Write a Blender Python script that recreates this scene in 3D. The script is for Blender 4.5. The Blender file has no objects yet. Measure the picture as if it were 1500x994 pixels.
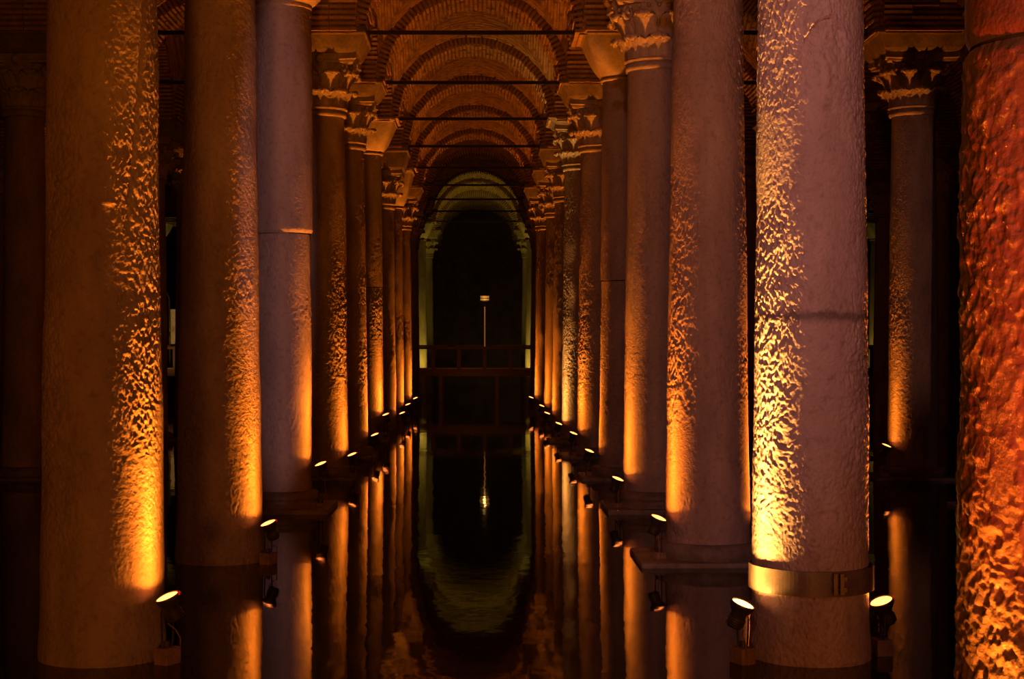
import bpy, bmesh, math, random
import numpy as np
from mathutils import Vector, Matrix

C = bpy.context.scene.collection
PI = math.pi
# ------------------------------------------------------------------ camera
F_PX, VX, HY, CAMZ = 2350.0, 704.0, 505.0, 2.13
cam_d = bpy.data.cameras.new('camera')
cam = bpy.data.objects.new('camera', cam_d); C.objects.link(cam)
cam.location = (0, 0, CAMZ); cam.rotation_euler = (PI/2, 0, 0)
cam_d.sensor_width = 36.0; cam_d.lens = F_PX/1500*36
cam_d.shift_x = (750-VX)/1500; cam_d.shift_y = (HY-497)/1500
cam_d.clip_end = 400
bpy.context.scene.camera = cam
# ------------------------------------------------------------------ world, exposure
w = bpy.data.worlds.new('world'); bpy.context.scene.world = w; w.use_nodes = True
bg = w.node_tree.nodes['Background']
bg.inputs['Color'].default_value = (1.0, .45, .16, 1); bg.inputs['Strength'].default_value = 0.0
vs = bpy.context.scene.view_settings
vs.view_transform = 'Standard'; vs.look = 'None'; vs.gamma = 1; vs.use_curve_mapping = False
vs.exposure = 0.0
# ------------------------------------------------------------------ unseen hall lights without fixtures
def spot(name, loc, target, col, power, size, blend=1.0, radius=.05, parent=None):
    d = bpy.data.lights.new(name, 'SPOT'); d.color = col; d.energy = power
    d.spot_size = math.radians(size); d.spot_blend = blend; d.shadow_soft_size = radius
    o = bpy.data.objects.new(name, d); C.objects.link(o)
    v = Vector(target) - Vector(loc)
    o.rotation_euler = v.to_track_quat('-Z', 'Y').to_euler(); o.location = loc
    if parent: o.parent = parent
    return o
ORANGE = (1.0, .235, .014)
# unseen mauve-white lamp near the camera, split into spots added per column
MAUVE = (1.0, .47, .48)
sl = spot('unseen_mauve_spot', (.1, 3.0, 6.5), (2.1, 13.2, 3.8), MAUVE, 800, 52, .5, .10)
sl.scale = (.40, 1, 1)         # beam squeezed to a tall slot to spare the left columns
spot('unseen_mauve_spot', (3.6, .5, 4.5), (2.5, 6.1, 3.0), MAUVE, 110, 50, .8, .10)  # weak spot added to tint the near right column
sl = spot('unseen_mauve_spot', (.6, -4.0, 3.3), (-2.62, 20.8, 3.5), (1.0, .47, .46), 3900, 17, .5, .06)
sl.scale = (.15, 1, 1)         # added spot, squeezed to a thin slot on one left-row column
# red lamp at the foot of the near right column, below the frame
spot('red_light', (1.9, 3.8, .5), (2.5, 6.1, 3.4), (1.0, .05, .012), 450, 80, 1, .08)
spot('warm_fill', (-.2, -5.0, .7), (-.16, 30, 8.3), (1.0, .25, .012), 2000, 20, .8, .3)  # warm fill added from behind the camera to brighten the arch faces
spot('unseen_mauve_spot', (3.6, -2, 2.4), (6.85, 25.7, 3.6), (1.0, .36, .22), 2400, 12, .6, .06).scale = (.35, 1, 1)  # mauve-red spot added for the side-aisle column alone
# added warm fill, standing in for unseen lamps behind the camera
spot('warm_fill', (-.3, -5.5, .6), (-2.0, 11, 3.5), (1.0, .235, .010), 1500, 70, 1, .4)
spot('warm_fill', (-7.4, -3, .6), (-6.5, 25, 6), (1.0, .22, .010), 600, 70, 1, .4)
spot('warm_fill', (6.4, -3, .6), (7, 25, 6), (1.0, .22, .010), 600, 70, 1, .4)

# ------------------------------------------------------------------ helpers
def tag(o, label=None, cat=None, group=None, kind=None):
    if label: o['label'] = label
    if cat: o['category'] = cat
    if group: o['group'] = group
    if kind: o['kind'] = kind
    return o
def empty(name, loc, label=None, cat=None, group=None, kind=None):
    o = bpy.data.objects.new(name, None); C.objects.link(o); o.location = loc
    o.empty_display_size = .2
    return tag(o, label, cat, group, kind)
def link(name, me, parent=None, loc=(0, 0, 0), rot=(0, 0, 0), sc=(1, 1, 1)):
    o = bpy.data.objects.new(name, me); C.objects.link(o)
    if parent: o.parent = parent
    o.location = loc; o.rotation_euler = rot; o.scale = sc
    return o
def mesh(name, V, Fc, mat, smooth=False):
    me = bpy.data.meshes.new(name)
    V = np.asarray(V, dtype=np.float32)
    if isinstance(Fc, np.ndarray):
        n, k = Fc.shape
        me.vertices.add(len(V)); me.vertices.foreach_set('co', V.ravel())
        me.loops.add(n*k); me.loops.foreach_set('vertex_index', Fc.astype(np.int32).ravel())
        me.polygons.add(n); me.polygons.foreach_set('loop_start', np.arange(0, n*k, k, dtype=np.int32))
        me.update(calc_edges=True)
    else:
        me.from_pydata([tuple(map(float, v)) for v in V], [], Fc)
    me.polygons.foreach_set('use_smooth', np.full(len(me.polygons), smooth))
    me.materials.append(mat); me.update()
    return me
class MB:
    """collects simple solids for one mesh"""
    def __init__(s): s.v = []; s.f = []
    def add(s, V, Fc):
        n = len(s.v); s.v += [tuple(v) for v in V]; s.f += [tuple(i+n for i in f) for f in Fc]
    def box(s, c, h, M=None):
        V = [Vector((c[0]+a*h[0], c[1]+b*h[1], c[2]+d*h[2])) for a in (-1, 1) for b in (-1, 1) for d in (-1, 1)]
        if M: V = [M @ v for v in V]
        s.add(V, [(0, 1, 3, 2), (4, 6, 7, 5), (0, 4, 5, 1), (2, 3, 7, 6), (0, 2, 6, 4), (1, 5, 7, 3)])
    def tube(s, pts, r, n=8):
        pts = [Vector(p) for p in pts]; rs = r if isinstance(r, (list, tuple)) else [r]*len(pts)
        V = []
        for i, p in enumerate(pts):
            d = (pts[min(i+1, len(pts)-1)] - pts[max(i-1, 0)]).normalized()
            q = d.to_track_quat('Z', 'Y')
            for k in range(n):
                a = 2*PI*k/n
                V.append(p + q @ Vector((rs[i]*math.cos(a), rs[i]*math.sin(a), 0)))
        Fc = [(i*n+k, i*n+(k+1) % n, (i+1)*n+(k+1) % n, (i+1)*n+k) for i in range(len(pts)-1) for k in range(n)]
        Fc += [tuple(range(n))[::-1], tuple(range((len(pts)-1)*n, len(pts)*n))]
        s.add(V, Fc)
    def lathe(s, prof, n=32, M=None, cap=True):
        V = []
        for r, z in prof:
            for k in range(n):
                a = 2*PI*k/n; p = Vector((r*math.cos(a), r*math.sin(a), z))
                V.append(M @ p if M else p)
        m = len(prof)
        Fc = [(i*n+k, i*n+(k+1) % n, (i+1)*n+(k+1) % n, (i+1)*n+k) for i in range(m-1) for k in range(n)]
        if cap: Fc += [tuple(range(n))[::-1], tuple(range((m-1)*n, m*n))]
        s.add(V, Fc)
    def mesh(s, name, mat, smooth=False): return mesh(name, s.v, s.f, mat, smooth)

def bevel(me, r):
    bm = bmesh.new(); bm.from_mesh(me)
    bmesh.ops.bevel(bm, geom=bm.edges[:], offset=r, segments=2, affect='EDGES', profile=.6)
    bm.to_mesh(me); bm.free(); return me

# ------------------------------------------------------------------ materials
def newmat(name):
    m = bpy.data.materials.new(name); m.use_nodes = True
    nt = m.node_tree; return m, nt, nt.nodes['Principled BSDF']
def stone(name, c1, c2, rough=.6, scale=3.0, bump=.3, bscale=60, spec=.3, streak=True, stain=None):
    m, nt, b = newmat(name); N, L = nt.nodes, nt.links
    tc = N.new('ShaderNodeTexCoord'); mp = N.new('ShaderNodeMapping')
    mp.inputs['Scale'].default_value = (1, 1, .35 if streak else 1)
    L.new(tc.outputs['Object'], mp.inputs['Vector'])
    n1 = N.new('ShaderNodeTexNoise'); n1.inputs['Scale'].default_value = scale; n1.inputs['Detail'].default_value = 8
    n1.inputs['Roughness'].default_value = .65
    L.new(mp.outputs[0], n1.inputs['Vector'])
    cr = N.new('ShaderNodeValToRGB')
    cr.color_ramp.elements[0].position = .3; cr.color_ramp.elements[0].color = (*c1, 1)
    cr.color_ramp.elements[1].position = .7; cr.color_ramp.elements[1].color = (*c2, 1)
    L.new(n1.outputs['Fac'], cr.inputs['Fac'])
    # small dark specks of dirt
    n2 = N.new('ShaderNodeTexNoise'); n2.inputs['Scale'].default_value = scale*9; n2.inputs['Detail'].default_value = 5
    L.new(tc.outputs['Object'], n2.inputs['Vector'])
    r2 = N.new('ShaderNodeValToRGB'); r2.color_ramp.elements[0].position = .30; r2.color_ramp.elements[0].color = (.45, .42, .40, 1)
    r2.color_ramp.elements[1].position = .48; r2.color_ramp.elements[1].color = (1, 1, 1, 1)
    L.new(n2.outputs['Fac'], r2.inputs['Fac'])
    mx = N.new('ShaderNodeMix'); mx.data_type = 'RGBA'; mx.blend_type = 'MULTIPLY'; mx.inputs['Factor'].default_value = .4
    L.new(cr.outputs[0], mx.inputs['A']); L.new(r2.outputs[0], mx.inputs['B'])
    out = mx.outputs['Result']
    if stain is not None:      # a dark old water line round the shaft
        sx = N.new('ShaderNodeSeparateXYZ'); L.new(tc.outputs['Object'], sx.inputs[0])
        ad = N.new('ShaderNodeMath'); ad.operation = 'MULTIPLY_ADD'; ad.inputs[1].default_value = .10; ad.inputs[2].default_value = -.05-stain
        L.new(n2.outputs['Fac'], ad.inputs[0])
        a2 = N.new('ShaderNodeMath'); a2.operation = 'ADD'; L.new(ad.outputs[0], a2.inputs[0]); L.new(sx.outputs['Z'], a2.inputs[1])
        ab = N.new('ShaderNodeMath'); ab.operation = 'ABSOLUTE'; L.new(a2.outputs[0], ab.inputs[0])
        mr = N.new('ShaderNodeMapRange'); mr.inputs['From Min'].default_value = .012; mr.inputs['From Max'].default_value = .05
        mr.inputs['To Min'].default_value = .45; mr.inputs['To Max'].default_value = 1
        L.new(ab.outputs[0], mr.inputs['Value'])
        m2 = N.new('ShaderNodeMix'); m2.data_type = 'RGBA'; m2.blend_type = 'MULTIPLY'; m2.inputs['Factor'].default_value = 1
        L.new(out, m2.inputs['A']); L.new(mr.outputs[0], m2.inputs['B']); out = m2.outputs['Result']
    L.new(out, b.inputs['Base Color'])
    b.inputs['Roughness'].default_value = rough; b.inputs['Specular IOR Level'].default_value = spec
    n3 = N.new('ShaderNodeTexNoise'); n3.inputs['Scale'].default_value = bscale; n3.inputs['Detail'].default_value = 6
    L.new(tc.outputs['Object'], n3.inputs['Vector'])
    bp = N.new('ShaderNodeBump'); bp.inputs['Strength'].default_value = bump; bp.inputs['Distance'].default_value = .01
    L.new(n3.outputs['Fac'], bp.inputs['Height']); L.new(bp.outputs[0], b.inputs['Normal'])
    return m
def plain(name, col, rough=.5, metal=0, emit=None, strength=0):
    m, nt, b = newmat(name); N, L = nt.nodes, nt.links
    tc = N.new('ShaderNodeTexCoord'); n = N.new('ShaderNodeTexNoise'); n.inputs['Scale'].default_value = 14; n.inputs['Detail'].default_value = 4
    L.new(tc.outputs['Object'], n.inputs['Vector'])
    cr = N.new('ShaderNodeValToRGB')
    cr.color_ramp.elements[0].position = .3; cr.color_ramp.elements[0].color = (col[0]*.65, col[1]*.65, col[2]*.65, 1)
    cr.color_ramp.elements[1].position = .7; cr.color_ramp.elements[1].color = (*col, 1)
    L.new(n.outputs['Fac'], cr.inputs['Fac']); L.new(cr.outputs[0], b.inputs['Base Color'])
    b.inputs['Roughness'].default_value = rough; b.inputs['Metallic'].default_value = metal
    if emit:
        b.inputs['Emission Color'].default_value = (*emit, 1); b.inputs['Emission Strength'].default_value = strength
    return m
M_col = stone('column_marble', (.20, .15, .125), (.40, .32, .28), .62, 2.5, .9, 34)
M_pink = stone('pinkish_marble', (.30, .215, .20), (.50, .38, .36), .55, 2.2, .7, 42, stain=2.32)
M_wet = stone('wet_marble', (.20, .13, .11), (.40, .28, .26), .33, 3, .8, 45, spec=.5)
M_cap = stone('carved_marble', (.28, .22, .17), (.50, .41, .33), .6, 4, .35, 50, streak=False)
M_base = stone('base_stone', (.10, .08, .07), (.24, .19, .16), .5, 4, .6, 30, streak=False)
M_brick = stone('vault_brick', (.30, .19, .10), (.56, .38, .21), .85, 5, .25, 45, spec=.1, streak=False)
M_mortar = stone('vault_mortar', (.16, .11, .08), (.34, .25, .18), .9, 6, .6, 60, spec=.1, streak=False)
M_wall = stone('wall_render', (.10, .085, .065), (.22, .18, .14), .9, 1.2, .5, 20, spec=.1, streak=False)
M_iron = plain('tie_iron', (.03, .022, .018), .6, .4)
M_band = stone('band_steel', (.12, .085, .07), (.20, .145, .12), .42, 8, .1, 80, spec=.4, streak=False)
M_black = plain('lamp_housing', (.10, .08, .07), .35, .5)
M_block = stone('lamp_block', (.16, .10, .07), (.34, .22, .15), .7, 9, .4, 60, streak=False)
M_redplate = plain('red_plate', (.38, .08, .06), .5)
M_redglass = plain('red_filter_rim', (.5, .02, .02), .3, 0, (1, .03, .02), .25)
M_cable = plain('lamp_cable', (.25, .13, .06), .6)
M_wood = plain('walkway_timber', (.22, .10, .05), .5)
M_woodlit = plain('timber_lit', (.45, .25, .12), .35)  # lighter copy of the timber, light on the rails put into its colour
M_steel = plain('post_steel', (.6, .5, .35), .25, .7)
M_sign = plain('sign_panel', (.75, .68, .5), .5, 0, (1, .5, .12), .10)
M_lampglow = plain('lantern_glow', (.4, .28, .1), .5, 0, (1, .55, .12), .10)
M_tube = plain('light_tube', (.4, .28, .1), .4, 0, (1, .33, .03), .2)
def lens_mat(name, col, s):
    m, nt, b = newmat(name)
    b.inputs['Base Color'].default_value = (.8, .7, .5, 1)
    b.inputs['Emission Color'].default_value = (*col, 1); b.inputs['Emission Strength'].default_value = s
    return m
M_lens = lens_mat('lens_orange', (1.0, .20, .035), 9)
M_lensy = lens_mat('lens_yellow', (1.0, .34, .08), 10)
# water
M_water, nt, b = newmat('water'); N, L = nt.nodes, nt.links
b.inputs['Base Color'].default_value = (.010, .006, .004, 1)
b.inputs['IOR'].default_value = 1.333; b.inputs['Roughness'].default_value = .035
tc = N.new('ShaderNodeTexCoord'); mp = N.new('ShaderNodeMapping'); mp.inputs['Scale'].default_value = (1.0, .6, 1)
L.new(tc.outputs['Object'], mp.inputs['Vector'])
n1 = N.new('ShaderNodeTexNoise'); n1.inputs['Scale'].default_value = 2.2; n1.inputs['Detail'].default_value = 3
L.new(mp.outputs[0], n1.inputs['Vector'])
bp = N.new('ShaderNodeBump'); bp.inputs['Strength'].default_value = .12; bp.inputs['Distance'].default_value = .02
L.new(n1.outputs['Fac'], bp.inputs['Height']); L.new(bp.outputs[0], b.inputs['Normal'])

# ------------------------------------------------------------------ grid of the hall
SP = 4.9; Y0 = 11.0
def YK(k): return Y0 + SP*k
ROWS = [-16.8, -12.05, -7.3, -2.56, 2.25, 6.9, 11.5, 16.1]
KMIN, KMAX = -1, 13
ZS, RA, RW = 6.98, 1.65, 1.80            # arch centre height, intrados, web radius
ZIMP = 7.10

# ------------------------------------------------------------------ structure: floor, water, walls
bed = link('floor', mesh('floor', [(-18.85, -6, -1.6), (18.15, -6, -1.6), (18.15, 84.45, -1.6), (-18.85, 84.45, -1.6)], [(0, 1, 2, 3)], M_base))
tag(bed, kind='structure')
wt = link('water', mesh('water', [(-18.85, -6, 0), (18.15, -6, 0), (18.15, 84.45, 0), (-18.85, 84.45, 0)], [(0, 1, 2, 3)], M_water))
tag(wt, 'still dark water flooding the hall and mirroring the lit columns', 'water', kind='stuff')
for nm, c, h in (('wall_far', (-.5, 84.9, 4), (19, .4, 5.6)), ('wall_left', (-19.3, 39.5, 4), (.4, 45, 5.6)), ('wall_right', (18.6, 39.5, 4), (.4, 45, 5.6))):
    mb = MB(); mb.box(c, h); tag(link(nm, mb.mesh(nm, M_wall)), kind='structure')

# ------------------------------------------------------------------ ceiling of brick vaults
rng = np.random.default_rng(7)
def ring_mesh(half):
    """voussoirs of one round arch, axis along Y, thin bricks set radially, proud of the mortar"""
    V = []; Fc = []
    nb = 60; rnd = random.Random(3)
    a0 = .02; da = (PI-2*a0)/nb
    for j in range(3):
        y0 = -half + j*(2*half/3) + .008; y1 = -half + (j+1)*(2*half/3) - .008
        if j == 0: y0 -= .012
        if j == 2: y1 += .012
        for i in range(nb):
            t0 = a0 + i*da; t1 = t0 + da*.56
            r0 = RA + rnd.uniform(-.022, .016); r1 = RW + .05 + rnd.uniform(-.03, .05)
            e = rnd.uniform(-.015, .035) if j != 1 else 0
            n = len(V)
            for t in (t0, t1):
                for y in ((y0-e) if j == 0 else y0, (y1+e) if j == 2 else y1):
                    for r in (r0, r1):
                        V.append((r*math.cos(t), y, ZS + r*math.sin(t)))
            Fc += [tuple(n+q for q in f) for f in ((0, 1, 3, 2), (4, 6, 7, 5), (0, 4, 5, 1), (2, 3, 7, 6), (0, 2, 6, 4), (1, 5, 7, 3))]
    return mesh('arch_bricks', V, Fc, M_brick)
def core_mesh(half):
    V = []; Fc = []; n = 40
    for i in range(n+1):
        t = PI*i/n
        for r, y in ((RA+.055, -half+.03), (RA+.055, half-.03), (RW+.16, half-.03), (RW+.16, -half+.03)):
            V.append((r*math.cos(t), y, ZS + r*math.sin(t)))
    for i in range(n):
        for q in range(4):
            Fc.append((i*4+q, i*4+(q+1) % 4, (i+1)*4+(q+1) % 4, (i+1)*4+q))
    return mesh('arch', V, Fc, M_mortar)
HR = .62
me_ring, me_core = ring_mesh(HR), core_mesh(HR)
def web_mesh():
    pitch = .1125; sub = 5; nc = 16
    u = np.arange(-nc*sub, nc*sub+1)*(pitch/sub)
    X, Y = np.meshgrid(u, u, indexing='ij')
    m = np.maximum(abs(X), abs(Y)); lo = np.minimum(abs(X), abs(Y))
    s = np.where(abs(X) > abs(Y), Y, X)
    f = lambda t: np.sqrt(np.maximum(RW**2*1.03 - t*t, 0))
    Z = ZS + np.maximum(f(X), f(Y)) * 1.0
    Z = ZS + np.where(lo < m, f(lo), f(lo))
    q = np.clip(1-(X/RW)**2, 0, 1)*np.clip(1-(Y/RW)**2, 0, 1)
    Z += .28*q
    idx = np.floor(m/pitch+1e-6).astype(int); fr = m/pitch-idx
    jit = rng.uniform(-.012, .012, 60)[np.clip(idx, 0, 59)]
    groove = (fr < .39)
    L_ = .34; st = s + (idx % 2)*L_/2
    bi = np.floor(st/L_).astype(int); bf = st/L_-bi
    g2 = (bf < .07)
    jb = rng.uniform(-.010, .010, (60, 40))[np.clip(idx, 0, 59), np.clip(bi+20, 0, 39)]
    Z += np.where(groove | g2, .07, .7*(jit+jb))
    n = len(u); V = np.stack([X, Y, Z], -1).reshape(-1, 3)
    I = np.arange(n*n).reshape(n, n)
    Fc = np.stack([I[:-1, :-1], I[:-1, 1:], I[1:, 1:], I[1:, :-1]], -1).reshape(-1, 4)
    return mesh('vault', V, Fc, M_brick)
me_web = web_mesh()
mb = MB(); rnd = random.Random(5)
for i in range(18):
    z = ZIMP - .02 + i*.09; mb.box((0, 0, z+.027), (.66+rnd.uniform(-.01, .01), .66+rnd.uniform(-.01, .01), .028))
mb.box((0, 0, ZIMP+.8), (.645, .645, .82))
me_pier = mb.mesh('pier', M_brick)
ceil = tag(empty('ceiling', (0, 35, 7)), kind='structure')
def cl(name, me, loc, rot=0, sc=(1, 1, 1), par=None):
    return link(name, me, par or ceil, (loc[0], loc[1]-(35 if not par else 0), -7 if not par else 0), (0, 0, rot), sc)
for k in range(KMIN-1, KMAX+1):
    for i, x in enumerate(ROWS):
        cl('pier', me_pier, (x, YK(k)))
        a = cl('arch', me_core, (x, YK(k)+SP/2), PI/2, (1, 1, 1))       # along the row
        tag(cl('arch_bricks', me_ring, (0, 0), par=a), kind='stuff')
        if i < len(ROWS)-1:
            xm = (x+ROWS[i+1])/2; sx = (ROWS[i+1]-x)/2/2.405
            a = cl('arch', me_core, (xm, YK(k)), 0, (sx, 1, 1))          # across the aisle
            tag(cl('arch_bricks', me_ring, (0, 0), par=a), kind='stuff')
            tag(cl('vault', me_web, (xm, YK(k)+SP/2), 0, (sx, 1.012, 1)), kind='stuff')

# ------------------------------------------------------------------ tie rods
ORD = ['first', 'second', 'third', 'fourth', 'fifth', 'sixth', 'seventh', 'eighth', 'ninth', 'tenth', 'eleventh', 'twelfth', 'thirteenth', 'fourteenth', 'fifteenth', 'sixteenth']
AISLE = ['outer left side aisle', 'middle left side aisle', 'inner left side aisle', 'central aisle', 'inner right side aisle', 'middle right side aisle', 'outer right side aisle']
def rod(i, k):
    a, b2 = ROWS[i], ROWS[i+1]; L_ = b2-a
    z = 7.13
    mb = MB(); mb.box((0, 0, 0), (L_/2-.70, .028, .030))
    for s in (-1, 1): mb.box((s*(L_/2-.74), 0, 0), (.02, .07, .07))
    o = link('tie_rod', mb.mesh('tie_rod', M_iron), None, ((a+b2)/2, YK(k), z))
    n = k-2
    tag(o, 'dark iron tie rod under the %s brick arch seen over the %s' % (ORD[n], AISLE[i]), 'tie rod', 'iron tie rods across the %s' % AISLE[i])
for k in range(2, 12):
    for i in ((1, 2, 3, 4) if k < 9 else (3,)):
        if i == 3 and k < 3: continue
        rod(i, k)

# ------------------------------------------------------------------ noise for shafts
def vnoise(A, Z, fa, fz, seed):
    """value noise; A in [0,1) periodic, Z metres"""
    r = np.random.default_rng(seed); nz = int(12*fz)+4
    g = r.uniform(-1, 1, (fa, nz))
    a = A*fa; z = (Z+2)*fz
    ia = np.floor(a).astype(int); iz = np.floor(z).astype(int)
    ta = a-ia; tz = z-iz; ta = ta*ta*(3-2*ta); tz = tz*tz*(3-2*tz)
    ia0 = ia % fa; ia1 = (ia+1) % fa; iz0 = iz % nz; iz1 = (iz+1) % nz
    return (g[ia0, iz0]*(1-ta)+g[ia1, iz0]*ta)*(1-tz) + (g[ia0, iz1]*(1-ta)+g[ia1, iz1]*ta)*tz
def shaft_mesh(z0, z1, r_of_z, na, nz, amp, seed, mat, feat=None, dense=False):
    th = np.linspace(0, 1, na, endpoint=False)
    if dense:                # more vertices on the side that faces the walkway
        q = np.linspace(-.5, .5, na, endpoint=False); th = (q*(.62+.76*(2*q)**2*1.0))/(1.38)*1.0
        th = th/abs(th[0])*.5 % 1.0; th = np.roll(th, -int(np.argmin(th)))
    zz = np.linspace(z0, z1, nz)
    A, Z = np.meshgrid(th, zz, indexing='xy')
    A2 = A + .018*vnoise(A, Z, 14, 5, seed+90) + .05*Z
    A2 = A2 % 1.0
    Zw = Z + .03*vnoise(A, Z, 20, 6, seed+91)
    d = np.zeros_like(A)
    # broad undulation
    d += 1.6*vnoise(A, Z, 5, .8, seed) + 1.0*vnoise(A, Z, 11, 2.2, seed+1)
    mask = np.clip(.58 + 1.3*vnoise(A, Z, 7, 1.3, seed+2), .22, 1.25)
    p0 = vnoise(A2, Zw, 34, 9, seed+6); p1 = vnoise(A2, Zw, 84, 26, seed+3)
    p2 = vnoise(A2, Zw, 140, 46, seed+4); p3 = vnoise(A2, Zw, 220, 64, seed+5)
    pit = np.clip(-p1-.25, 0, 1) + .7*np.clip(-p2-.25, 0, 1)
    d += mask*(.30*p0 + .30*p1 + .55*p2 + .50*p3 + (.40*vnoise(A2, Zw, 340, 100, seed+8) if na > 400 else 0) - .9*pit)
    d *= amp
    R = r_of_z(Z)
    if feat is not None: d = d + feat(A, Z)
    R = R + d
    ang = 2*PI*A - PI/2       # A = 0 faces the camera, grows towards +X
    V = np.stack([R*np.cos(ang), R*np.sin(ang), Z], -1).reshape(-1, 3)
    I = np.arange(na*nz).reshape(nz, na); J = np.roll(I, -1, axis=1)
    Fc = np.stack([I[:-1], J[:-1], J[1:], I[1:]], -1).reshape(-1, 4)
    me = mesh('shaft', V, Fc, mat, True)
    return me
def taper(rb, rt, zt=6.4):
    return lambda Z: rb + (rt-rb)*np.clip(Z/zt, 0, 1) + .012*np.exp(-((Z-.05)/.15)**2)

# ------------------------------------------------------------------ capitals
def leaf_mesh(h, wd, curl, r_at, mat, name='leaf'):
    nu, nv = 8, 14; V = []; Fc = []
    rc = .052                                   # radius of the rolled tip
    for side in (0, 1):
        for j in range(nv+1):
            v = j/nv
            if v < .68:
                t = v/.68; z = (h-rc)*t; out = r_at(z) + .012 + .03*t*t + curl*.25*t**3; nrm = (1, 0)
            else:
                a = (v-.68)/.32*PI*1.15
                o0 = r_at(h-rc) + .042 + curl*.25 + rc; out = o0 - rc*math.cos(a); z = h-rc + rc*math.sin(a)*1.0
                nrm = (-math.cos(a), math.sin(a))
            if side: out -= .022*abs(nrm[0] if v < .68 else 0) ; 
            if side and v >= .68: out += .022*math.cos(a); z -= .022*math.sin(a)
            wv = wd*(.80 + .25*math.sin(PI*min(v*1.1, 1))) * (1 + .10*math.cos(v*PI*9))
            if v > .72: wv *= math.sqrt(max(.08, 1-((v-.72)/.30)**2))
            for i in range(nu+1):
                u = i/nu*2-1
                o2 = out - .035*u*u + .012*math.cos(u*PI*3) + (.010 if abs(u) < .1 else 0)
                V.append((u*wv/2, -o2, z - .02*abs(u)*(v > .5)))
    m = (nu+1)*(nv+1)
    for s in (0, 1):
        for j in range(nv):
            for i in range(nu):
                a = s*m + j*(nu+1)+i; q = (a, a+1, a+nu+2, a+nu+1)
                Fc.append(q if s == 0 else q[::-1])
    for j in range(nv):
        a = j*(nu+1); Fc.append((a, a+nu+1, a+nu+1+m, a+m)); a += nu; Fc.append((a, a+m, a+nu+1+m, a+nu+1))
    for i in range(nu):
        a = nv*(nu+1)+i; Fc.append((a, a+1, a+1+m, a+m))
    return mesh(name, V, Fc, mat, True)
CAPH = .74
def bell_r(z): return .335 + .03*(z/.5) + .14*max(0, (z-.2)/.5)**2
def bell_mesh():
    mb = MB()
    mb.lathe([(.345, 0), (.375, .01), (.385, .03), (.36, .05)] + [(bell_r(z), z) for z in np.linspace(.06, .64, 10)], 40, cap=True)
    return mb
def abacus(mb, z0=.62, z1=.74, hh=.56):
    n = 9; P = []
    for sd in range(4):
        for i in range(n):
            t = i/n*2-1; dd = hh - .07*(1-t*t)
            x, y = t*hh, -dd
            ca, sa = [(1, 0), (0, 1), (-1, 0), (0, -1)][sd]
            P.append((x*ca-y*sa, x*sa+y*ca))
    V = []
    for z, s in ((z0, .93), (z0+.03, .95), (z0+.045, 1.0), (z1, 1.0)):
        V += [(p[0]*s, p[1]*s, z) for p in P]
    m = len(P); Fc = [(l*m+i, l*m+(i+1) % m, (l+1)*m+(i+1) % m, (l+1)*m+i) for l in range(3) for i in range(m)]
    Fc += [tuple(range(m))[::-1], tuple(range(3*m, 4*m))]
    mb.add(V, Fc)
def volute_mesh():
    mb = MB(); pts = []; rs = []
    for i in range(26):
        t = i/25; a = PI*.5 + t*PI*3.2; r = .095*(1-.8*t)
        pts.append((0, -(.55+ .0) - r*math.cos(a)*1.0 + .0, .53 + r*math.sin(a))); rs.append(.030*(1-.35*t))
    pts = [(0, -.36, .30), (0, -.44, .46), (0, -.50, .58)] + pts[3:]; rs = [.02, .03, .032] + rs[3:]
    mb.tube(pts, rs, 7)
    mb.lathe([(.03, -.035), (.035, 0), (.03, .035)], 10, Matrix.Translation((0, -.55, .53)) @ Matrix.Rotation(PI/2, 4, 'Y'))
    return mb.mesh('volute', M_cap, True)
me_leaf1 = leaf_mesh(.30, .31, .16, bell_r, M_cap)
me_leaf2 = leaf_mesh(.54, .30, .22, bell_r, M_cap)
me_vol = volute_mesh()
mb = bell_mesh(); abacus(mb)
for i in range(4):                      # boss in the middle of each abacus side, and a row of beads under it
    a = i*PI/2; mb.lathe([(.001, .045), (.035, .04), (.06, .02), (.07, 0), (.06, -.03)], 12, Matrix.Rotation(a, 4, 'Z') @ Matrix.Translation((0, -.50, .67)) @ Matrix.Rotation(PI/2, 4, 'X'))
for i in range(24):
    a = 2*PI*i/24; mb.lathe([(.001, -.03), (.024, -.015), (.028, 0), (.024, .015), (.001, .03)], 6, Matrix.Translation((.475*math.cos(a), .475*math.sin(a), .595)), cap=False)
me_bell = mb.mesh('capital', M_cap)
def join_capital():
    V = []; Fc = []
    def put(me, a):
        n = len(V); c, s = math.cos(a), math.sin(a)
        for v in me.vertices: V.append((v.co.x*c-v.co.y*s, v.co.x*s+v.co.y*c, v.co.z))
        for p in me.polygons: Fc.append(tuple(q+n for q in p.vertices))
    put(me_bell, 0)
    for i in range(8): put(me_leaf1, i*PI/4); put(me_leaf2, (i+.5)*PI/4)
    for i in range(4): put(me_vol, (i+.5)*PI/2)
    return mesh('leafy_capital', V, Fc, M_cap)
me_far_cap = join_capital()
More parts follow.
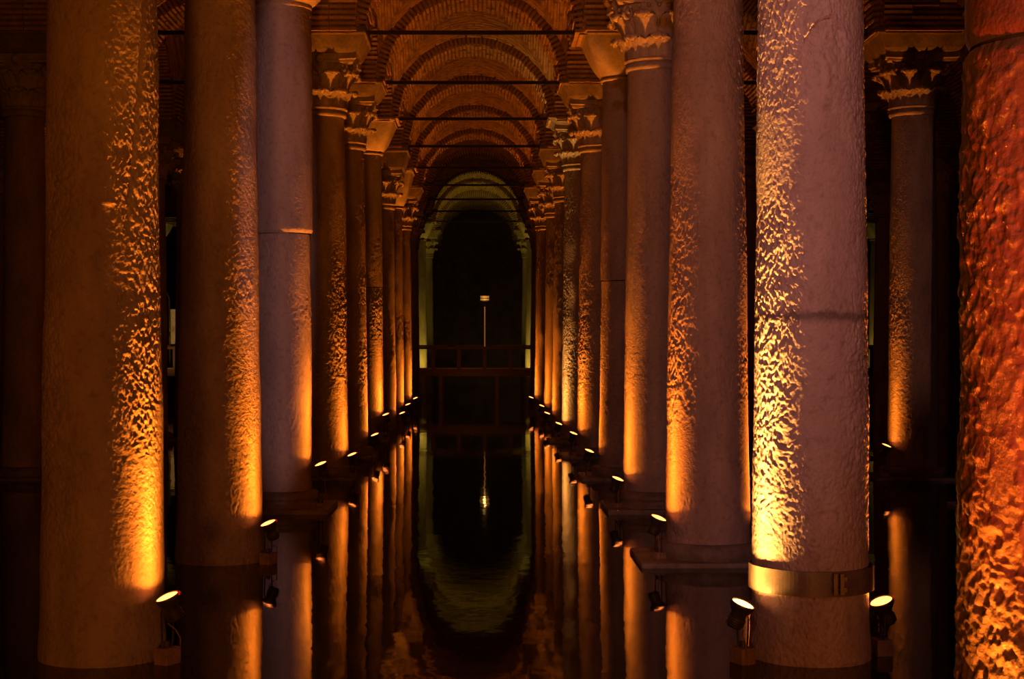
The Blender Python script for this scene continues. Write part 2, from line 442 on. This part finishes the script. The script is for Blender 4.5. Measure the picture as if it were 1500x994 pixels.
def loft_capital(h, rb, ht, mat, bulge=.10, name='capital'):
    """smooth capital: round below, square above, swelling sides"""
    V = []; n = 64; m = 16
    for j in range(m+1):
        t = j/m
        q = t**1.3
        rr = rb + (ht-rb)*(t**.62)*(.93 + .07*t)
        z = h*.86*t
        for i in range(n):
            a = 2*PI*i/n; c, s = math.cos(a), math.sin(a)
            p = 2 + 10*q
            k = (abs(c)**p + abs(s)**p)**(-1/p)
            V.append((rr*k*c, rr*k*s, z))
    for z, s in ((h*.87, 1.03), (h, 1.03)):
        for i in range(n):
            a = 2*PI*i/n; c, s2 = math.cos(a), math.sin(a); k = 1/max(abs(c), abs(s2))
            V.append((ht*s*k*c, ht*s*k*s2, z))
    L_ = m+3
    Fc = [(l*n+i, l*n+(i+1) % n, (l+1)*n+(i+1) % n, (l+1)*n+i) for l in range(L_-1) for i in range(n)]
    Fc += [tuple(range(n))[::-1], tuple(range((L_-1)*n, L_*n))]
    me = mesh(name, V, Fc, mat, True)
    return me
M_impost = stone('impost_stone', (.12, .09, .065), (.30, .23, .16), .75, 5, .8, 22, streak=False)
def impost_mesh(h, hb, ht):
    mb = MB()
    V = []
    prof = [(hb*.97, 0), (hb, .03), (hb+.02, .05), (ht-.03, h*.68), (ht, h*.72), (ht, h)]
    for r, z in prof: V += [(-r, -r, z), (r, -r, z), (r, r, z), (-r, r, z)]
    Fc = [(l*4+i, l*4+(i+1) % 4, (l+1)*4+(i+1) % 4, (l+1)*4+i) for l in range(5) for i in range(4)] + [(3, 2, 1, 0), (20, 21, 22, 23)]
    mb.add(V, Fc)
    return bevel(mb.mesh('impost', M_impost), .018)

# ------------------------------------------------------------------ columns
ROWN = ['outermost left row', 'third row left of the aisle', 'second row left of the aisle', 'left row of the central aisle',
        'right row of the central aisle', 'second row right of the aisle', 'third row right of the aisle', 'outermost right row']
# (row, k): options; X centre, bottom radius, capital kind and shaft top above water
SPEC = {
 (3, 0): dict(x=-2.59, rb=.418, rt=.345, na=330, nz=820, amp=.0050, zt=6.0, mat=M_col),
 (3, 1): dict(x=-2.58, rb=.430, rt=.330, na=260, nz=580, amp=.0055, zt=6.0, mat=M_col),
 (3, 2): dict(x=-2.57, rb=.405, rt=.36, na=200, nz=440, amp=.0042, zt=6.5, smooth=True, seam=3.56, base='plinth'),
 (3, 3): dict(x=-2.53, zt=5.85), (3, 4): dict(x=-2.565, zt=5.92), (3, 5): dict(x=-2.54, zt=6.36, smooth=True, seam=3.4),
 (3, 6): dict(x=-2.53, zt=5.62), (3, 7): dict(x=-2.56, zt=6.0, smooth=True), (3, 8): dict(x=-2.54, zt=5.8),
 (3, 9): dict(x=-2.53, zt=5.8), (3, 10): dict(x=-2.68, zt=5.8), (3, 11): dict(x=-2.57, zt=6.4, smooth=True), (3, 12): dict(x=-2.44, zt=6.0),
 (4, -1): dict(x=2.26, rb=.435, rt=.38, na=330, nz=620, amp=.0055, zt=6.0, seam=3.26, mat=M_wet),
 (4, 0): dict(x=2.26, rb=.405, rt=.335, na=400, nz=880, amp=.0050, zt=6.0, mat=M_pink),
 (4, 1): dict(x=2.25, rb=.420, rt=.335, na=270, nz=570, amp=.0042, zt=6.0, mat=M_col, base='torus'),
 (4, 2): dict(x=2.26, rb=.415, rt=.350, na=200, nz=420, amp=.0034, zt=5.75, mat=M_col, base='plinth'),
 (4, 3): dict(x=2.30, zt=6.37, smooth=True, seam=3.15), (4, 4): dict(x=2.25, zt=5.87), (4, 5): dict(x=2.20, zt=6.06),
 (4, 6): dict(x=2.21, zt=5.8), (4, 7): dict(x=2.2, zt=5.8), (4, 8): dict(x=2.1, zt=5.8), (4, 9): dict(x=2.16, zt=5.8),
 (4, 10): dict(x=2.25, zt=5.8), (4, 11): dict(x=2.21, zt=6.4, smooth=True), (4, 12): dict(x=2.17, zt=6.0),
 (2, 3): dict(x=-7.3, rb=.37, rt=.33, zt=5.85), (5, 3): dict(x=6.93, rb=.41, rt=.39, zt=5.87, amp=.002),
 (1, 11): dict(smooth=True, zt=6.4, x=-13.2), (1, 10): None, (7, 11): dict(smooth=True, zt=6.4), 
}
def feat_R1(A, Z):
    """chipped hollow with a raised curved lip and a drip below it, on the face of the near right column"""
    d = np.zeros_like(A); u = np.where(A > .5, A-1, A)*2*PI*.37      # metres round the face
    uc = .03; un = u + .02*vnoise(A, Z, 50, 14, 701)
    zl = 4.31 - 6.0*(un-uc)**2 + .02*vnoise(A, Z, 60, 2, 702); dz = zl - Z
    wn = np.clip((.16-abs(un-uc))/.05, 0, 1)
    d += wn*(-.034*np.exp(-np.maximum(dz, 0)/.12)*(dz > 0) + .008*np.exp(-(dz/.05)**2)*(dz <= 0))
    d += .014*np.exp(-((u-uc-.01)/.04)**2)*np.clip((Z-3.72)/.2, 0, 1)*np.clip((4.05-Z)/.1, 0, 1)
    d += -.018*np.exp(-((u-uc-.025)/.035)**2-((Z-3.70)/.025)**2)
    d += -.012*np.exp(-((u-uc-.045)/.02)**2-((Z-3.95)/.05)**2)
    # bare worn flank towards the aisle
    d += -.010*np.exp(-((u+.37)/.10)**2)*(.6+.4*np.sin(Z*5)) 
    return d
def feat_R2(A, Z):
    u = np.where(A > .5, A-1, A)*2*PI*.38
    return -.015*np.exp(-((u-.02)/.03)**2-((Z-4.18)/.03)**2) - .010*np.exp(-((u+.12)/.03)**2-((Z-3.5)/.03)**2)
def feat_R0(A, Z):
    u = A
    return .009*np.maximum(vnoise(A, Z, 90, 24, 801), 0) + .010*vnoise(A, Z, 8, 2.5, 802)
def feat_L0(A, Z):
    u = np.where(A > .5, A-1, A)*2*PI*.39
    d = -.016*np.exp(-((u-.27-.10*(Z-3))/.025)**2)*np.clip((Z-2.9)/.3, 0, 1)      # slanting gouge
    d += .012*np.exp(-((u-.12-.02*(Z-3))/.05)**2-((Z-3.08)/.03)**2)
    return d
M_grey = stone('greyish_marble', (.24, .19, .18), (.40, .33, .31), .55, 2.0, .35, 40)
SPEC[(3, 2)]['mat'] = M_grey; SPEC[(4, 1)]['mat'] = stone('rosy_marble', (.24, .17, .15), (.42, .32, .29), .6, 2.4, .5, 50)
SPEC[(4, 2)]['mat'] = M_grey
FEAT = {(4, 0): feat_R1, (4, 1): feat_R2, (4, -1): feat_R0, (3, 0): feat_L0}
generic = {}
def generic_shaft(v, zt, detail):
    if detail: v = v % 3
    zt = 6.0; key = (v, detail)
    if key not in generic:
        na, nz = (180, 420) if detail else (72, 160)
        generic[key] = shaft_mesh(-1.55, zt+.02, taper(.415, .345, zt), na, nz, .0050 if detail else .006, 40+v*17, M_col)
    return generic[key]
def base_parts(kind, root, rb):
    if kind == 'torus':
        mb = MB(); mb.lathe([(.44, .20), (.50, .19), (.53, .14), (.53, .07), (.50, .02), (.50, -.4)], 48)
        link('base', mb.mesh('base', M_base, True), root)
        mb = MB(); mb.box((-.10, 0, -.22), (.62, .60, .27)); link('plinth', bevel(mb.mesh('plinth', M_base), .03), root)
    elif kind == 'plinth':
        mb = MB(); mb.lathe([(.42, .26), (.47, .24), (.50, .19), (.50, .15), (.46, .13), (.55, .10), (.56, .02), (.56, -.1)], 48)
        link('base', mb.mesh('base', M_base, True), root)
        mb = MB(); mb.box((0, 0, -.30), (.66, .66, .36)); link('plinth', bevel(mb.mesh('plinth', M_base), .03), root)
CAPW = {True: 'smooth swelling capital', False: 'leafy capital'}
EXTRA = {(3, 0): 'thick roughly chiselled column nearest on the left, lamp at its foot',
 (3, 1): 'second column of the left row, orange lit rough flank',
 (3, 2): 'third column of the left row, pale grey in two drums with a chipped joint',
 (4, -1): 'very close lumpy wet column cut off by the right edge, reddish',
 (4, 0): 'broad pink pitted column with a steel band above the water, right of the aisle',
 (4, 1): 'rosy chiselled column just behind and left of the banded pink column',
 (4, 2): 'third right-row column, carved leafy capital half hidden at the top',
 (5, 3): 'side-aisle column seen between the banded pink and the lumpy wet column',
 (2, 3): 'dim column at the far left edge with a leafy capital'}
COLS = {}
rr = random.Random(11)
for row in range(8):
    for k in range(KMIN, KMAX):
        if (row, k) not in SPEC:
            if row in (3, 4) and k < 0: continue
            if row in (2, 5) and k < 1: continue
            if row in (1, 6) and k < 4: continue
            if row in (0, 7) and k < 7: continue
        if SPEC.get((row, k), 1) is None: continue
        s = dict(SPEC.get((row, k), {}))
        x = s.get('x', ROWS[row] + rr.uniform(-.04, .04)); y = YK(k)
        zt = s.get('zt', rr.choice([5.8, 5.9, 6.0])); sm = s.get('smooth', False)
        lab = EXTRA.get((row, k)) or '%s column from the front in the %s, %s' % (ORD[k+1 if row == 4 else k], ROWN[row], CAPW[sm])
        root = empty('column', (x, y, 0), lab, 'column', 'columns of the %s' % ROWN[row])
        COLS[(row, k)] = (root, x, y)
        if 'na' in s:
            r = taper(s['rb'], s['rt'], zt); ft = FEAT.get((row, k))
            if 'seam' in s:
                zs = s['seam']; nz1 = int(s['nz']*.6); big = (row, k) == (3, 2)
                if big:
                    lo = shaft_mesh(-1.0, zs-.012, lambda Z: r(Z)-.018, s['na'], nz1, s['amp'], 301, s['mat'], None, True)
                    hi = shaft_mesh(zs+.006, zt+.02, lambda Z: r(Z)+.014-.02*np.exp(-((Z-zs)/.03)**2), s['na'], nz1, s['amp'], 302, s['mat'], None, True)
                else:
                    lo = shaft_mesh(-1.0, zs-.008, lambda Z: r(Z)-.02*np.exp(-((Z-zs)/.03)**2), s['na'], s['nz'], s['amp'], 303, s['mat'], ft, True)
                    hi = shaft_mesh(zs+.008, zt+.02, lambda Z: r(Z)-.02*np.exp(-((Z-zs)/.03)**2)+.0, 200, 200, s['amp']*.3, 304, s['mat'])
                link('shaft_drum', lo, root); link('shaft_drum', hi, root)
                mb = MB(); rc = float(r(zs))-.03; mb.lathe([(rc, zs-.03), (rc, zs+.03)], 32); link('joint', mb.mesh('joint', M_base), root)
            else:
                link('shaft', shaft_mesh(-1.0, zt+.02, r, s['na'], s['nz'], s['amp'], 100+row*31+k*7, s['mat'], ft, True), root)
        else:
            near = k <= 5
            me = generic_shaft(rr.randrange(4), zt, near)
            sc = s.get('rb', .415)/.415
            rz = rr.uniform(0, 6.28)
            if 'seam' in s and near:
                zs = s['seam']; r = taper(.415, .345, zt)
                link('shaft_drum', shaft_mesh(-1.0, zs-.01, lambda Z: r(Z)-.012, 160, 260, .0055, 500+k, M_col), root, rot=(0, 0, 0))
                link('shaft_drum', shaft_mesh(zs+.005, zt+.02, r, 120, 120, .002, 520+k, M_col), root)
            else:
                link('shaft', me, root, rot=(0, 0, rz), sc=(sc, sc, (zt+.02)/6.02))
        base_parts(s.get('base', 'torus' if 0 < k < 6 and 'na' not in s else None), root, .42)
        if sm:
            link('capital', loft_capital(ZIMP-zt, .345, .66, M_cap), root, (0, 0, zt))
            mb = MB(); mb.lathe([(.36, zt-.05), (.385, zt-.04), (.385, zt-.005), (.36, zt)], 40)
            link('neck_ring', mb.mesh('neck_ring', M_cap, True), root)
        else:
            mb = MB(); mb.lathe([(.352, zt-.10), (.378, zt-.09), (.385, zt-.05), (.375, zt), (.34, zt+.01)], 40)
            link('neck_ring', mb.mesh('neck_ring', s.get('mat') or M_col, True), root)
            if (k <= 6 and row in (3, 4)) or (row, k) in ((2, 3), (5, 3)):
                cp = link('capital', me_bell, root, (0, 0, zt), sc=(1.04, 1.04, 1.16))
                for i in range(8):
                    link('leaf', me_leaf1, cp, rot=(0, 0, i*PI/4)); link('leaf', me_leaf2, cp, rot=(0, 0, (i+.5)*PI/4))
                for i in range(4): link('volute', me_vol, cp, rot=(0, 0, (i+.5)*PI/2))
            else:
                link('capital', me_far_cap, root, (0, 0, zt), sc=(1.04, 1.04, 1.16))
            link('impost', impost_mesh(ZIMP-zt-CAPH*1.16, .59, .74), root, (0, 0, zt+CAPH*1.16))
# steel band and clamp of the banded column
root = COLS[(4, 0)][0]
n = 96; V = []
r_ = taper(.405, .335, 6.0)
for z, e in ((.475, .014), (.475, .024), (.64, .024), (.64, .014)):
    for i in range(n):
        a = 2*PI*i/n; q = float(r_(z)) + e - .003*math.sin(a*5)
        V.append((q*math.cos(a), q*math.sin(a), z+.008*math.cos(a-PI/2)))
Fc = [(l*n+i, l*n+(i+1) % n, ((l+1) % 4)*n+(i+1) % n, ((l+1) % 4)*n+i) for l in range(4) for i in range(n)]
tag(link('steel_band', mesh('steel_band', V, Fc, M_band, False), root), 'steel band clamped round the foot')
mb = MB()
for dx in (.075, .118): mb.box((dx, -.435, .555), (.013, .022, .07))
for dz in (-.035, .035): mb.tube([(.055, -.44, .555+dz), (.135, -.44, .555+dz)], .010, 8); mb.box((.14, -.44, .555+dz), (.008, .014, .014))
link('clamp_bolt', mb.mesh('clamp_bolt', M_black), root)

# ------------------------------------------------------------------ flood lamps at the feet of the columns
def lamp_parts():
    P = {}
    mb = MB(); mb.box((0, 0, 0), (.075, .055, .055)); P['block'] = bevel(mb.mesh('base_block', M_block), .008)
    mb = MB()
    mb.lathe([(.030, -.17), (.048, -.165), (.055, -.10), (.050, -.07), (.082, -.02), (.086, 0), (.086, .012), (.078, .012), (.074, .004)], 24, cap=False)
    mb.lathe([(.001, -.17), (.030, -.17)], 24, cap=False)
    for z in (-.15, -.135, -.12, -.105): mb.lathe([(.052, z), (.062, z+.002), (.062, z+.006), (.052, z+.008)], 24, cap=False)
    P['housing'] = mb.mesh('housing', M_black, True)
    mb = MB(); mb.lathe([(.0755, .006), (.05, .014), (.001, .020)], 24, cap=False); P['lens'] = mb.mesh('lens', M_lens, True)
    P['lensy'] = mb.mesh('lens', M_lensy, True)
    return P
LP = lamp_parts()
LW = .105
def reflector(ld):
    """narrow reflector beam: intensity rises towards the axis like 1/sin^3"""
    ld.use_nodes = True; nt = ld.node_tree; N, L = nt.nodes, nt.links
    em = [n for n in N if n.type == 'EMISSION'][0]
    tc = N.new('ShaderNodeTexCoord'); sx = N.new('ShaderNodeSeparateXYZ'); L.new(tc.outputs['Normal'], sx.inputs[0])
    def mth(op, a, b=None):
        n = N.new('ShaderNodeMath'); n.operation = op
        for i, q in enumerate((a, b)):
            if q is None: continue
            if isinstance(q, (int, float)): n.inputs[i].default_value = q
            else: L.new(q, n.inputs[i])
        return n.outputs[0]
    z2 = mth('MULTIPLY', sx.outputs['Z'], sx.outputs['Z'])
    s2 = mth('MAXIMUM', mth('SUBTRACT', 1.0, z2), 0.0)
    s3 = mth('POWER', s2, 1.5)
    L.new(mth('DIVIDE', 1.0, mth('ADD', s3, .0042)), em.inputs['Strength'])
def flood_lamp(row, k, phi, zl=.42, R=.56, col=ORANGE, power=60, label=None, yellow=False, red=False, emit=True, spotsize=75, fixture=True, tilt=7):
    root, cx, cy = COLS[(row, k)]; a = math.radians(phi)
    x = cx + R*math.sin(a); y = cy - R*math.cos(a)
    side = 'aisle' 
    lab = label or 'small floodlight shining up the %s column of the %s' % (ORD[k+1 if row == 4 else k], ROWN[row])
    t = empty('flood_lamp', (x, y, 0), lab, 'lamp', 'floodlights standing in the water')
    rz = a                                   # local -Y axis points away from the column
    til = math.radians(tilt)
    M = Matrix.Translation((0, 0, zl)) @ Matrix.Rotation(math.radians(11), 4, 'X') @ Matrix.Rotation(math.radians(-20 if phi > 0 else 20), 4, 'Y')
    e = M.to_euler()
    link('base_block', LP['block'], t, (0, 0, .04), (0, 0, rz), (1.0, 1.0, 1.25))
    link('housing', LP['housing'], t, (0, 0, zl), e)
    link('lens', LP['lensy'] if yellow else LP['lens'], t, (0, 0, zl), e)
    mb = MB()
    for s in (-1, 1):
        mb.tube([(s*.03, 0, .08), (s*.055, 0, .14), (s*.066, 0, zl-.09), (s*.060, 0, zl-.07)], .007, 6)
    mb.lathe([(.02, .08), (.02, .15)], 10)
    link('bracket', mb.mesh('bracket', M_black), t, rot=(0, 0, rz))
    mb = MB(); mb.tube([(0, 0, zl-.17), (.05, -.03, zl-.22), (.085, -.04, .16), (.10, -.03, .05), (.105, -.02, -.1)], .005, 6)
    link('cable', mb.mesh('cable', M_cable), t, rot=(0, 0, rz))
    if red:
        mb = MB(); mb.box((math.copysign(.0865, phi), 0, .004), (.004, .022, .008)); link('red_filter', mb.mesh('red_filter', M_redglass), t, (0, 0, zl), e)
    d = Vector((-math.sin(a)*math.sin(til), math.cos(a)*math.sin(til), math.cos(til)))
    p = Vector((0, 0, zl+.025))
    d = Vector((-math.sin(a)*.022, math.cos(a)*.022, 1))
    lo = spot('lamp_light', p, p+d, col, power*LW, 168, .3, .025, t)
    reflector(lo.data)
    return t
YEL = (1.0, .42, .075)
flood_lamp(3, 0, 62, .44, red=True, power=110, label='floodlight on a stone block beside the nearest left column')
flood_lamp(3, 1, 62, .39, red=True, power=100, R=.58)
flood_lamp(3, 2, 68, .60, power=90)
flood_lamp(3, 3, 62, .39, power=85, red=True)
flood_lamp(3, 4, 82, .42, power=85)
flood_lamp(3, 5, 58, .60, power=95, R=.54, red=True)
flood_lamp(3, 6, 85, .415, power=80)
flood_lamp(3, 7, 68, .456, power=80)
flood_lamp(3, 8, 66, .47, power=80, red=True)
flood_lamp(4, 0, -64, .39, power=230, col=YEL, yellow=True, label='brightest yellow floodlight at the left foot of the banded pink column')
flood_lamp(4, 0, 96, .36, R=.505, power=140, label='floodlight on a red block at the right foot of the banded pink column', red=True)
flood_lamp(4, 1, -66, .436, power=100, label='floodlight at the left foot of the rosy column behind the banded one')
flood_lamp(4, 1, 84, .436, power=120, label='hidden floodlight at the right foot of the rosy column')
flood_lamp(4, 2, -64, .41, power=90)
flood_lamp(4, 3, -88, .43, power=85)
flood_lamp(4, 4, -62, .456, power=90)
flood_lamp(4, 5, -60, .40, power=90, col=YEL)
flood_lamp(4, 6, -75, .415, power=80, red=True)
flood_lamp(4, 7, -60, .42, power=80)
flood_lamp(4, 8, -70, .49, power=80)
flood_lamp(5, 3, -62, .53, power=45, label='floodlight at the foot of the column between the pink and the lumpy one')
flood_lamp(4, -1, -60, .40, power=36, label='floodlight below the frame at the foot of the lumpy wet column')
for k in (5, 7): flood_lamp(5, k, -70, .42, power=60)
for k in (4, 6, 8): flood_lamp(2, k, 70, .42, power=60)
for k in (5, 7): flood_lamp(1, k, 70, .42, power=60)
# olive lamps at the far end
OL = (.75, .55, .06)
for rw, x in ((3, -1.9), (4, 1.6)):
    spot('olive_light', (x, 63.9, .4), (x*1.05, 65.4, 6.5), OL, 420, 90, 1, .1)
spot('olive_light', (-12.0, 63.9, .4), (-12.5, 65.4, 6.5), OL, 400, 90, 1, .1)
spot('olive_light', (15.2, 63.9, .4), (15.9, 65.4, 6.5), OL, 170, 90, 1, .1)
spot('olive_light', (-.2, 67, .4), (-.2, 70, 8), OL, 160, 110, 1, .1)
spot('olive_light', (1.6, 78, .5), (1.4, 84, 2.6), (.95, .5, .15), 45, 110, 1, .1)  # unseen warm spot added to lift the far wall

# ------------------------------------------------------------------ walkway with railing across the far end
XA, XB = -18.5, 17.8
wk = empty('walkway', (0, 61.2, 0), 'raised timber walkway with a railing crossing the far end of the hall', 'walkway')
mb = MB()
x = XA
while x < XB-.15: mb.box((x+.07, 1.2, 1.17), (.066, 1.2, .03)); x += .14
tag(link('plank', mb.mesh('plank', M_wood), wk), kind='stuff')
mb = MB()
for yy in (.05, 2.35): mb.box(((XA+XB)/2, yy, 1.04), ((XB-XA)/2, .05, .10))
link('beam', mb.mesh('beam', M_wood), wk)
mbp = MB(); mbp.box((0, 0, 0), (.07, .07, .95)); me_pile = mbp.mesh('pile', M_wood)
for i in range(17):
    xx = .626 + (i-8)*2.15
    for yy in (.12, 2.28): link('pile', me_pile, wk, (xx, yy, 0))
mb = MB(); mb.box((0, 0, 0), (.075, .035, .42)); me_post = mb.mesh('railing_post', M_wood)
mb = MB(); mb.box((0, 0, 0), (.04, .03, .42)); me_post2 = mb.mesh('railing_post', M_wood)
for i in range(36):
    xx = (710-VX)*61.2/F_PX + (i-18)*.985
    if XA < xx < XB:
        link('railing_post', me_post, wk, (xx, .03, 1.62)); link('railing_post', me_post2, wk, (xx+.05, 2.36, 1.62))
mb = MB(); mb.box(((XA+XB)/2, .03, 2.02), ((XB-XA)/2, .06, .05)); link('handrail', mb.mesh('handrail', M_wood), wk)
mb = MB(); mb.box(((XA+XB)/2, 2.36, 2.10), ((XB-XA)/2, .04, .03)); link('handrail', mb.mesh('handrail', M_woodlit), wk)
mb = MB(); mb.box(((XA+XB)/2, .03, 1.235), ((XB-XA)/2, .03, .025)); link('bottom_rail', mb.mesh('bottom_rail', M_woodlit), wk)
spot('walkway_fill', (-.3, 57.5, .5), (-.3, 61.2, 1.9), (1, .3, .04), 22, 110, 1, .1)  # unseen warm fill added to brighten the railing
# slim light column with lantern on it
def at(px, py, Y): return ((px-VX)*Y/F_PX, Y, CAMZ+(HY-py)*Y/F_PX)
p = at(710, 0, 63.2)
lp = empty('lamp_post', (p[0], 62.6, 1.2), 'slim glowing lamp post with a small lantern on the far walkway', 'lamp post')
mb = MB(); mb.lathe([(.022, 0), (.022, 2.42)], 10); link('pole', mb.mesh('pole', M_tube, True), lp)
mb = MB(); mb.lathe([(.02, 2.42), (.02, 2.66)], 8); mb.box((0, 0, 2.64), (.12, .12, .015)); link('neck', mb.mesh('neck', M_black), lp)
mb = MB(); mb.box((0, 0, 2.70), (.17, .10, .035)); mb.box((0, 0, 2.80), (.17, .10, .035)); link('lantern', mb.mesh('lantern', M_lampglow), lp)
mb = MB(); mb.box((0, 0, 2.85), (.19, .13, .012)); link('lantern_cap', mb.mesh('lantern_cap', M_black), lp)
spot('walkway_fill', (-11.6, 58.5, .9), (-12.2, 62.6, 3.0), (1, .5, .12), 90, 60, 1, .1)  # unseen fill added to light the bent pole
pl = bpy.data.lights.new('lantern_light', 'POINT'); pl.energy = 2; pl.color = (1, .5, .12); pl.shadow_soft_size = .05
plo = bpy.data.objects.new('lantern_light', pl); C.objects.link(plo); plo.parent = lp; plo.location = (0, -.25, 2.75)
q = at(247, 0, 62.5)
bp_ = empty('bent_pole', (q[0], 62.6, 1.2), 'bent shiny metal pole rising from the walkway in the left gap', 'pole')
mb = MB(); mb.tube([(.03, 0, 0), (.02, 0, 2.0), (.0, 0, 2.78), (-.06, 0, 2.9), (-.26, 0, 3.2)], .035, 8); link('tube', mb.mesh('tube', M_steel, True), bp_)
sg = empty('information_board', (at(253, 0, 63)[0], 63.0, 1.2), 'pale upright board on the walkway behind the bent pole', 'board')
mb = MB(); mb.box((0, 0, 1.65), (.10, .02, .68)); link('panel', mb.mesh('panel', M_sign), sg)
mb = MB(); mb.tube([(0, .03, 0), (0, .03, 2.3)], .03, 8); link('stand', mb.mesh('stand', M_black), sg)
